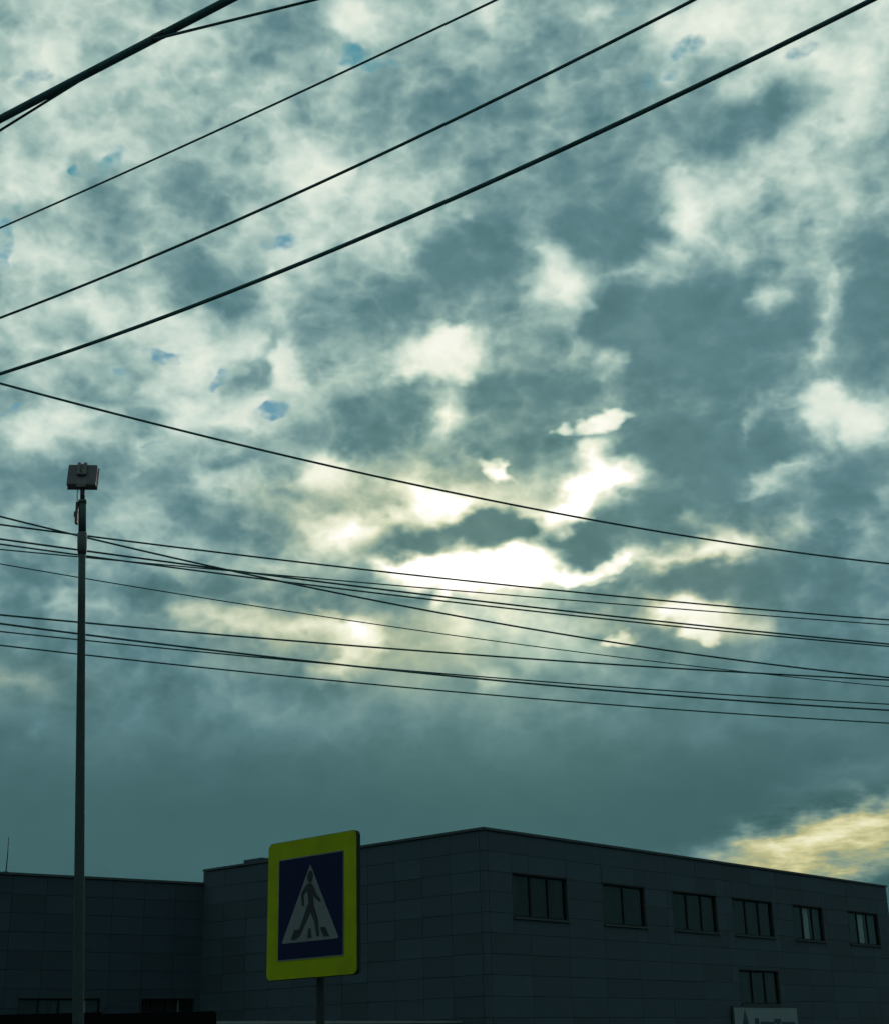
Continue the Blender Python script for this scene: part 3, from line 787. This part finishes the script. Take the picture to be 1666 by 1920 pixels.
# advertising board under the lower window
board = tag(empty('advertising_board', (KX + eR.x * 15.7, KY + eR.y * 15.7, 1.0), R(R_ANG)), 'pale board with a dark triangle and lettering under the lower window', 'sign')
boxes('board_face', M['banner'], board, (-2.31, 2.31, -0.30, -0.25, 0, 1.81))
boxes('board_frame', M['coping'], board, (-2.36, -2.312, -0.31, -0.215, 0, 1.81), (2.312, 2.36, -0.31, -0.215, 0, 1.81), (-2.36, 2.36, -0.31, -0.215, 1.812, 1.86), (-2.36, 2.36, -0.31, -0.215, -0.05, -0.002))
boxes('standoff', M['dark_metal'], board, (-1.8, -1.7, -0.25, -0.185, 0.3, 1.5), (1.7, 1.8, -0.25, -0.185, 0.3, 1.5))
bm = bmesh.new()
add_prism(bm, [(-1.56, 1.735), (-1.98, 0.75), (-1.16, 0.75)], -0.312, -0.301)
obj('triangle', bm, M['letter'], board)
for nm, bx in (('letter', [(-0.9, -0.62, 0.8, 1.44)]), ('letter', [(-0.5, 0.51, 1.18, 1.32), (-0.5, -0.28, 0.8, 1.178)]), ('letter', [(0.53, 1.0, 1.28, 1.42), (0.66, 0.88, 0.8, 1.278)]),
               ('letter', [(1.06, 2.06, 1.17, 1.31), (1.84, 2.06, 0.8, 1.168)])):
    boxes(nm, M['letter'], board, *[(a, b, -0.312, -0.301, c, d) for a, b, c, d in bx])

# lower wing on the left
IX, IY = -9.03, 54.29
wing = tag(empty('wing_building', (IX, IY, 0)), 'lower dark clad wing at the left, behind the tall lamp pole', 'building')
WA = 180 + 37.6
wtop = 7.40
wh = [(3.85, 6.72, 1.7, 3.5), (0.32, 2.35, 1.7, 3.5)]
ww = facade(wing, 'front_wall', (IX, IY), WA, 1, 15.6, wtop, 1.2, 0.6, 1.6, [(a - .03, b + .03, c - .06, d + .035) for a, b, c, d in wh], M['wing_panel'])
window(ww, *wh[0], 1, 4, 14, (.15, .22), (.24, .55))
window(ww, *wh[1], 1, 4, 14, (.20, .28), None)
for k in range(5):
    boxes('coping', M['coping'], ww, (k * 3.12 + 0.004, (k + 1) * 3.12 - 0.004, -0.40, 0.225, wtop + 0.012, wtop + 0.09))
eW = Vector((math.cos(R(WA)), math.sin(R(WA)), 0))
nW = Vector((eW.y, -eW.x, 0))          # away from the road
bm = bmesh.new()
cs = [nW * 0.36, eW * 15.5 + nW * 0.36, eW * 15.5 + nW * 14, nW * 14]
lo = [bm.verts.new((c.x, c.y, 6.8)) for c in cs]
hi = [bm.verts.new((c.x, c.y, 7.1)) for c in cs]
bm.faces.new(lo[::-1])
bm.faces.new(hi)
for i in range(4):
    bm.faces.new((lo[i], lo[(i + 1) % 4], hi[(i + 1) % 4], hi[i]))
obj('roof', bm, M['roofing'], wing)
for nm, a, b in (('end_wall', eW * 15.5 + nW * 14, eW * 15.5 + nW * 0.36), ('rear_wall', nW * 14, eW * 15.18 + nW * 14)):
    d = (b - a).normalized()
    nrm = Vector((-d.y, d.x, 0)) * -0.3
    bm = bmesh.new()
    lo = [bm.verts.new((v.x, v.y, 0)) for v in (a, b, b + nrm, a + nrm)]
    hi = [bm.verts.new((v.x, v.y, wtop - 0.01)) for v in (a, b, b + nrm, a + nrm)]
    bm.faces.new(lo[::-1])
    bm.faces.new(hi)
    for i in range(4):
        bm.faces.new((lo[i], lo[(i + 1) % 4], hi[(i + 1) % 4], hi[i]))
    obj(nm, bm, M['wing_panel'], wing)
mast = tag(empty('roof_antenna', (IX + eW.x * 7.33 + nW.x * 0.18, IY + eW.y * 7.33 + nW.y * 0.18, 7.49)), 'thin antenna rod standing on the roof edge of the left wing', 'antenna')
tube('rod', M['dark_metal'], mast, [(0, 0, 0.05), (0.01, 0, 0.6), (0.0, 0, 1.2)], [0.02, 0.016, 0.012], 8)
boxes('foot', M['dark_metal'], mast, (-0.07, 0.07, -0.07, 0.07, 0.002, 0.06))

# black sheet fence in front of the wing
fence = tag(empty('sheet_fence', (-4.69, 30.0, 0)), 'black sheet metal fence along the bottom left, in front of the wing', 'fence')
fx = [(-4.4, -2.2, 2.41), (-2.18, 0.0, 2.38), (-6.6, -4.42, 2.385), (-8.8, -6.62, 2.39)]
for a, b, h in fx:
    bm = bmesh.new()
    nn = 22
    pts = []
    for k in range(nn + 1):
        x = a + (b - a) * k / nn
        pts.append((x, 0.012 if (k // 2) % 2 else -0.012))
    f0 = [bm.verts.new((x, y, 0.05)) for x, y in pts]
    f1 = [bm.verts.new((x, y, h)) for x, y in pts]
    g0 = [bm.verts.new((x, y + 0.003, 0.05)) for x, y in pts]
    g1 = [bm.verts.new((x, y + 0.003, h)) for x, y in pts]
    for k in range(nn):
        bm.faces.new((f0[k], f0[k + 1], f1[k + 1], f1[k]))
        bm.faces.new((g0[k + 1], g0[k], g1[k], g1[k + 1]))
        bm.faces.new((f1[k], f1[k + 1], g1[k + 1], g1[k]))
    obj('fence_panel', bm, M['black_fence'], fence)
for x in (-8.81, -6.61, -4.41, -2.19, -0.01):
    boxes('post', M['black_fence'], fence, (x - 0.03, x + 0.03, 0.03, 0.09, 0, 2.34))

# long low canopy whose pale edge shows along the bottom
ca = Vector((-6.06, 38.78, 0))
cb = Vector((0.35, 46.2, 0))
cd = cb - ca
canopy = tag(empty('entrance_canopy', (ca.x, ca.y, 0), math.atan2(cd.y, cd.x)), 'long flat canopy with a pale edge along the foot of the clad building', 'canopy')
cl = cd.length
boxes('roof_edge', M['canopy'], canopy, (0, cl, -0.03, 0.0, 2.33, 2.40))
boxes('roof_slab', M['core'], canopy, (0.02, cl - 0.02, 0.003, 1.0, 2.32, 2.385))
for k in range(5):
    boxes('post', M['dark_metal'], canopy, (0.2 + k * (cl - 0.4) / 4 - 0.04, 0.2 + k * (cl - 0.4) / 4 + 0.04, 0.4, 0.48, 0, 2.318))

# ------------------------------------------------------------------ pedestrian crossing sign
SA = math.atan2(9.3 - 9.9, -0.60 + 1.22)
sg = tag(empty('crossing_sign', (-0.91, 9.6, 0.13), SA), 'blue pedestrian crossing sign on a fluorescent yellow square plate, on a thin post', 'road sign')
zc = 2.398 - 0.13
hw = 0.431


def rounded(h, r, n=6):
    out = []
    for cx, cz, a0 in ((h - r, h - r, 0), (-h + r, h - r, 90), (-h + r, -h + r, 180), (h - r, -h + r, 270)):
        for k in range(n + 1):
            a = R(a0 + 90 * k / n)
            out.append((cx + r * math.cos(a), cz + r * math.sin(a)))
    return out


def flat(name, mat, outline, y0, y1, parent):
    bm = bmesh.new()
    add_prism(bm, [(x, z + zc) for x, z in outline], y0, y1)
    return obj(name, bm, mat, parent)


plate = flat('yellow_plate', M['yellow'], rounded(hw, 0.035), -0.004, 0.0, sg)
flat('back_box', M['sign_back'], rounded(hw + 0.003, 0.037), 0.0005, 0.03, sg)
face = flat('blue_panel', M['blue'], rounded(0.312, 0.012), -0.0075, -0.0042, sg)
ring = bmesh.new()
for (a, b, c, d) in ((-0.318, 0.318, 0.3125, 0.319), (-0.318, 0.318, -0.319, -0.3125), (-0.319, -0.3125, -0.312, 0.312), (0.3125, 0.319, -0.312, 0.312)):
    add_box(ring, a, b, -0.0072, -0.0043, c + zc, d + zc)
obj('white_border', ring, M['white'], face)
flat('white_triangle', M['white'], [(0.0, 0.262), (-0.272, -0.205), (-0.262, -0.213), (0.262, -0.213), (0.272, -0.205)], -0.0095, -0.0077, face)


def limb(p, q, w0, w1):
    """a tapered limb with rounded ends"""
    a0 = math.atan2(q[1] - p[1], q[0] - p[0])
    out = [(q[0] + w1 * math.cos(a0 + R(a)), q[1] + w1 * math.sin(a0 + R(a))) for a in range(-90, 91, 30)]
    out += [(p[0] + w0 * math.cos(a0 + R(a)), p[1] + w0 * math.sin(a0 + R(a))) for a in range(90, 271, 30)]
    return out


walker = bmesh.new()
yb = -0.0098


def shape(outline, k):
    add_prism(walker, [(x * 1.15, (z + 0.178) * 1.12 - 0.178 + zc) for x, z in outline], yb - 0.0012 - 0.0001 * k, yb)


shape([(0.002 + 0.024 * math.cos(a * math.pi / 8), 0.146 + 0.034 * math.sin(a * math.pi / 8)) for a in range(16)], 0)
shape([(-0.026, 0.102), (-0.010, 0.110), (0.010, 0.108), (0.022, 0.092), (0.026, 0.05), (0.032, 0.0), (0.036, -0.035), (0.010, -0.045), (-0.016, -0.034), (-0.012, 0.01), (-0.018, 0.05), (-0.032, 0.085)], 1)
shape(limb((-0.022, 0.092), (-0.066, 0.05), 0.014, 0.011), 2)
shape(limb((-0.064, 0.055), (-0.058, -0.005), 0.011, 0.009), 3)
shape(limb((0.016, 0.085), (0.050, 0.03), 0.014, 0.011), 4)
shape(limb((0.050, 0.035), (0.082, 0.008), 0.011, 0.008), 5)
shape(limb((-0.002, -0.025), (-0.050, -0.105), 0.022, 0.016), 6)
shape(limb((-0.048, -0.10), (-0.098, -0.175), 0.016, 0.011), 7)
shape(limb((0.018, -0.03), (0.054, -0.10), 0.020, 0.016), 8)
shape(limb((0.054, -0.095), (0.068, -0.178), 0.016, 0.011), 9)
obj('walking_figure', walker, M['black'], face)
for (a, b, c, d) in ((-0.185, -0.130, -0.150, -0.095), (-0.022, 0.020, -0.012, 0.012), (0.135, 0.190, 0.100, 0.148)):
    bm = bmesh.new()
    add_prism(bm, [(a, -0.195 + zc), (b, -0.195 + zc), (d, -0.135 + zc), (c, -0.135 + zc)], yb - 0.0012, yb)
    obj('zebra_bar', bm, M['black'], face)
tube('post', M['sign_back'], sg, [(0, 0.085, 0), (0, 0.085, 2.62)], 0.027, 16)
for z in (zc - 0.25, zc + 0.2):
    boxes('clamp', M['dark_metal'], sg, (-0.045, 0.045, 0.032, 0.118, z - 0.02, z + 0.02))

# ------------------------------------------------------------------ tall floodlight pole
lp = tag(empty('lamp_pole', (-4.30, 18.0, 0)), 'tall slim grey pole with a boxy floodlight on top, at the left', 'lamp pole')
LEAN = -0.0545
ax = lambda z: (LEAN * z, 0.0, z)
tube('mast', M['steel'], lp, [ax(z) for z in (0, 2, 4, 6, 7.0, 7.74)], [0.074, 0.066, 0.059, 0.052, 0.048, 0.046], 20)
tube('mast_sleeve', M['grey_metal'], lp, [ax(7.70), ax(7.76), ax(7.98), ax(8.0)], [0.052, 0.062, 0.062, 0.052], 20)
tube('upper_mast', M['steel'], lp, [ax(8.0), ax(8.2), ax(8.42)], [0.050, 0.049, 0.048], 20)
tube('spigot', M['dark_metal'], lp, [ax(8.42), ax(8.66)], [0.031, 0.031], 16)
tube('cap_ring', M['grey_metal'], lp, [ax(8.405), ax(8.45)], [0.054, 0.054], 20)
boxes('base_plate', M['steel'], lp, (-0.2, 0.2, -0.2, 0.2, 0.0, 0.02))
jb = boxes('junction_box', M['grey_metal'], lp, (LEAN * 8.3 - 0.085, LEAN * 8.3 - 0.052, -0.04, 0.04, 8.12, 8.42), bevel=0.004)
boxes('bracket', M['dark_metal'], jb, (LEAN * 8.3 - 0.105, LEAN * 8.3 - 0.086, -0.02, 0.02, 8.22, 8.29))
tube('feed_cable', M['cable'], lp, [(LEAN * 8.3 - 0.075, 0, 8.42), (LEAN * 8.3 - 0.085, 0.0, 8.55), (LEAN * 8.3 - 0.07, 0.01, 8.66)], 0.006, 6)
hx = LEAN * 8.8
head = empty('floodlight', (hx, 0.0, 8.79), 0, lp)
head.rotation_euler = (R(-8), R(1.0), R(3))
boxes('housing', M['lamp_housing'], head, (-0.19, 0.19, -0.05, 0.06, -0.152, 0.152), bevel=0.008)
boxes('rim', M['lamp_housing'], head, (-0.197, 0.197, 0.061, 0.085, -0.158, 0.158))
boxes('lens', M['white'], head, (-0.17, 0.17, 0.086, 0.09, -0.13, 0.13))
dv = boxes('driver_box', M['lamp_housing'], head, (-0.062, -0.02, -0.10, -0.052, -0.02, 0.158), (0.02, 0.062, -0.10, -0.052, -0.02, 0.158), (-0.019, 0.019, -0.075, -0.052, -0.02, 0.15), bevel=0.004)
boxes('bolt', M['coping'], head, (-0.02, 0.02, -0.088, -0.077, -0.022, -0.012))
for k in range(6):
    for s in (-1, 1):
        x = s * (0.075 + k * 0.021)
        boxes('cooling_fin', M['lamp_housing'], head, (x - 0.003, x + 0.003, -0.056, -0.052, -0.14, 0.14))
boxes('yoke', M['lamp_housing'], head, (-0.06, 0.06, -0.045, 0.045, -0.175, -0.153))

# ------------------------------------------------------------------ overhead wires
WIRES = {
    'bundle': ((-9.5, 11.46, 6.36), (9.0, 1.73, 8.69), 0.0, 0.050, 'thickest black cable crossing the top left corner', 'overhead_cable', 'cable'),
    'branch': ((-1.68, 7.28, 7.28), (9.0, 6.73, 9.71), 0.0, 0.019, 'thin cable branching to the right off the thick top left cable', 'overhead_cable', 'cable'),
    'tied': ((-9.5, 12.193, 6.213), (-2.2, 7.621, 7.257), 0.0, 0.018, 'short thin cable just below the thick one at the left edge', 'overhead_cable', 'cable'),
    'w2': ((-13.5, 19.32, 10.41), (9.0, 4.08, 9.97), 0.567, 0.021, 'thin wire rising to the top edge, first below the thick corner cable', 'overhead_wire', 'wire'),
    'w3': ((-13.5, 20.14, 10.51), (9.0, 3.56, 9.70), 1.454, 0.028, 'middle-weight wire rising rightwards, second below the thick corner cable', 'overhead_wire', 'wire'),
    'w4': ((-13.5, 19.92, 10.19), (9.0, 2.69, 8.59), 1.785, 0.037, 'heavy cable rising from left edge to top right corner', 'overhead_cable', 'cable'),
    'w5': ((-9.5, 12.04, 9.21), (16.0, 26.74, 9.65), 1.182, 0.031, 'single wire falling rightwards above the sun, passing over the lamp', 'overhead_wire', 'wire'),
    'a': ((-13.5, 17.18, 10.51), (16.0, 27.71, 7.56), 1.234, 0.032, 'steepest wire of the row behind the pole, cutting down across the others', 'overhead_wire', 'wire'),
    'b': ((-13.5, 17.34, 9.31), (16.0, 27.49, 8.56), 0.457, 0.031, 'topmost wire at the right edge of the row below the sun', 'overhead_wire', 'wire'),
    'c': ((-13.5, 17.34, 9.16), (16.0, 27.71, 8.0), 0.393, 0.033, 'upper wire of the close pair just below the sun', 'overhead_wire', 'wire'),
    'd': ((-13.5, 17.61, 9.17), (16.0, 27.82, 8.04), 0.427, 0.029, 'lower wire of the close pair just below the sun', 'overhead_wire', 'wire'),
    'e': ((-13.5, 18.21, 8.87), (16.0, 27.07, 8.27), 0.181, 0.023, 'thin wire second from the top of the row at the right edge', 'overhead_wire', 'wire'),
    'f': ((-13.5, 17.74, 9.26), (16.0, 28.9, 7.52), 0.627, 0.019, 'thinnest wire, crossing the wide gap in the row behind the pole', 'overhead_wire', 'wire'),
    'g': ((-13.5, 18.06, 7.97), (16.0, 27.64, 7.61), 0.379, 0.031, 'topmost wire of the lower set of four at the left edge', 'overhead_wire', 'wire'),
    'h': ((-13.5, 18.14, 8.22), (16.0, 27.81, 7.07), 0.609, 0.033, 'thick wire second of the lower set at the left edge', 'overhead_wire', 'wire'),
    'i': ((-13.5, 18.83, 8.03), (16.0, 27.51, 7.07), 0.417, 0.024, 'thin wire crossing the thick one in the lower set', 'overhead_wire', 'wire'),
    'j': ((-13.5, 19.19, 8.0), (16.0, 28.19, 6.86), 0.466, 0.026, 'lowest wire of all, nearest the building roof', 'overhead_wire', 'wire'),
}
for key, (A, B, sag, dia, label, nm, cat) in WIRES.items():
    A, B = Vector(A), Vector(B)
    n = 56
    bm = bmesh.new()
    pts = []
    for k in range(n + 1):
        t = k / n
        p = A.lerp(B, t)
        p.z -= sag * 4 * t * (1 - t)
        pts.append(p - A)
    add_tube(bm, pts, dia * (0.5 if dia > 0.04 else 0.46), 8)
    o = obj(nm, bm, M['cable'], None, A)
    tag(o, label, cat, 'overhead wires')
    if key == 'bundle':
        for x in (-1.66,):
            t = (x - A.x) / (B.x - A.x)
            c = A.lerp(B, t) - A
            d = (B - A).normalized()
            tube('clamp', M['dark_metal'], o, [c - d * 0.045, c + d * 0.045], 0.027, 10)


def utility_pole(x, y, h, ends, label):
    r = tag(empty('utility_pole', (x, y, 0)), label, 'utility pole', 'utility poles carrying the wires')
    tube('shaft', M['concrete'], r, [(0, 0, 0), (0, 0, h)], [0.17, 0.11], 14)
    for e in ends:
        v = Vector(e) - Vector((x, y, 0))
        tube('arm', M['steel'], r, [(0, 0, v.z - 0.16), (v.x, v.y, v.z - 0.16)], 0.025, 8)
        tube('insulator', M['ceramic'], r, [(v.x, v.y, v.z - 0.15), (v.x, v.y, v.z - 0.08), (v.x, v.y, v.z - 0.02)], [0.03, 0.045, 0.03], 8)
    return r


utility_pole(-13.75, 18.6, 11.2, [WIRES[k][0] for k in ('w2', 'w3', 'w4') + tuple('abcdefghij')], 'concrete utility pole beyond the left edge carrying the row of wires')
utility_pole(-9.75, 11.8, 9.8, [WIRES[k][0] for k in ('bundle', 'tied', 'w5')], 'concrete utility pole beyond the left edge carrying the thick corner cable')
utility_pole(9.3, 3.9, 10.8, [WIRES[k][1] for k in ('bundle', 'branch', 'w2', 'w3', 'w4')], 'concrete utility pole beyond the right edge, close to the road')
utility_pole(16.3, 27.7, 10.4, [WIRES[k][1] for k in ('w5',) + tuple('abcdefghij')], 'concrete utility pole beyond the right edge carrying the row of wires')
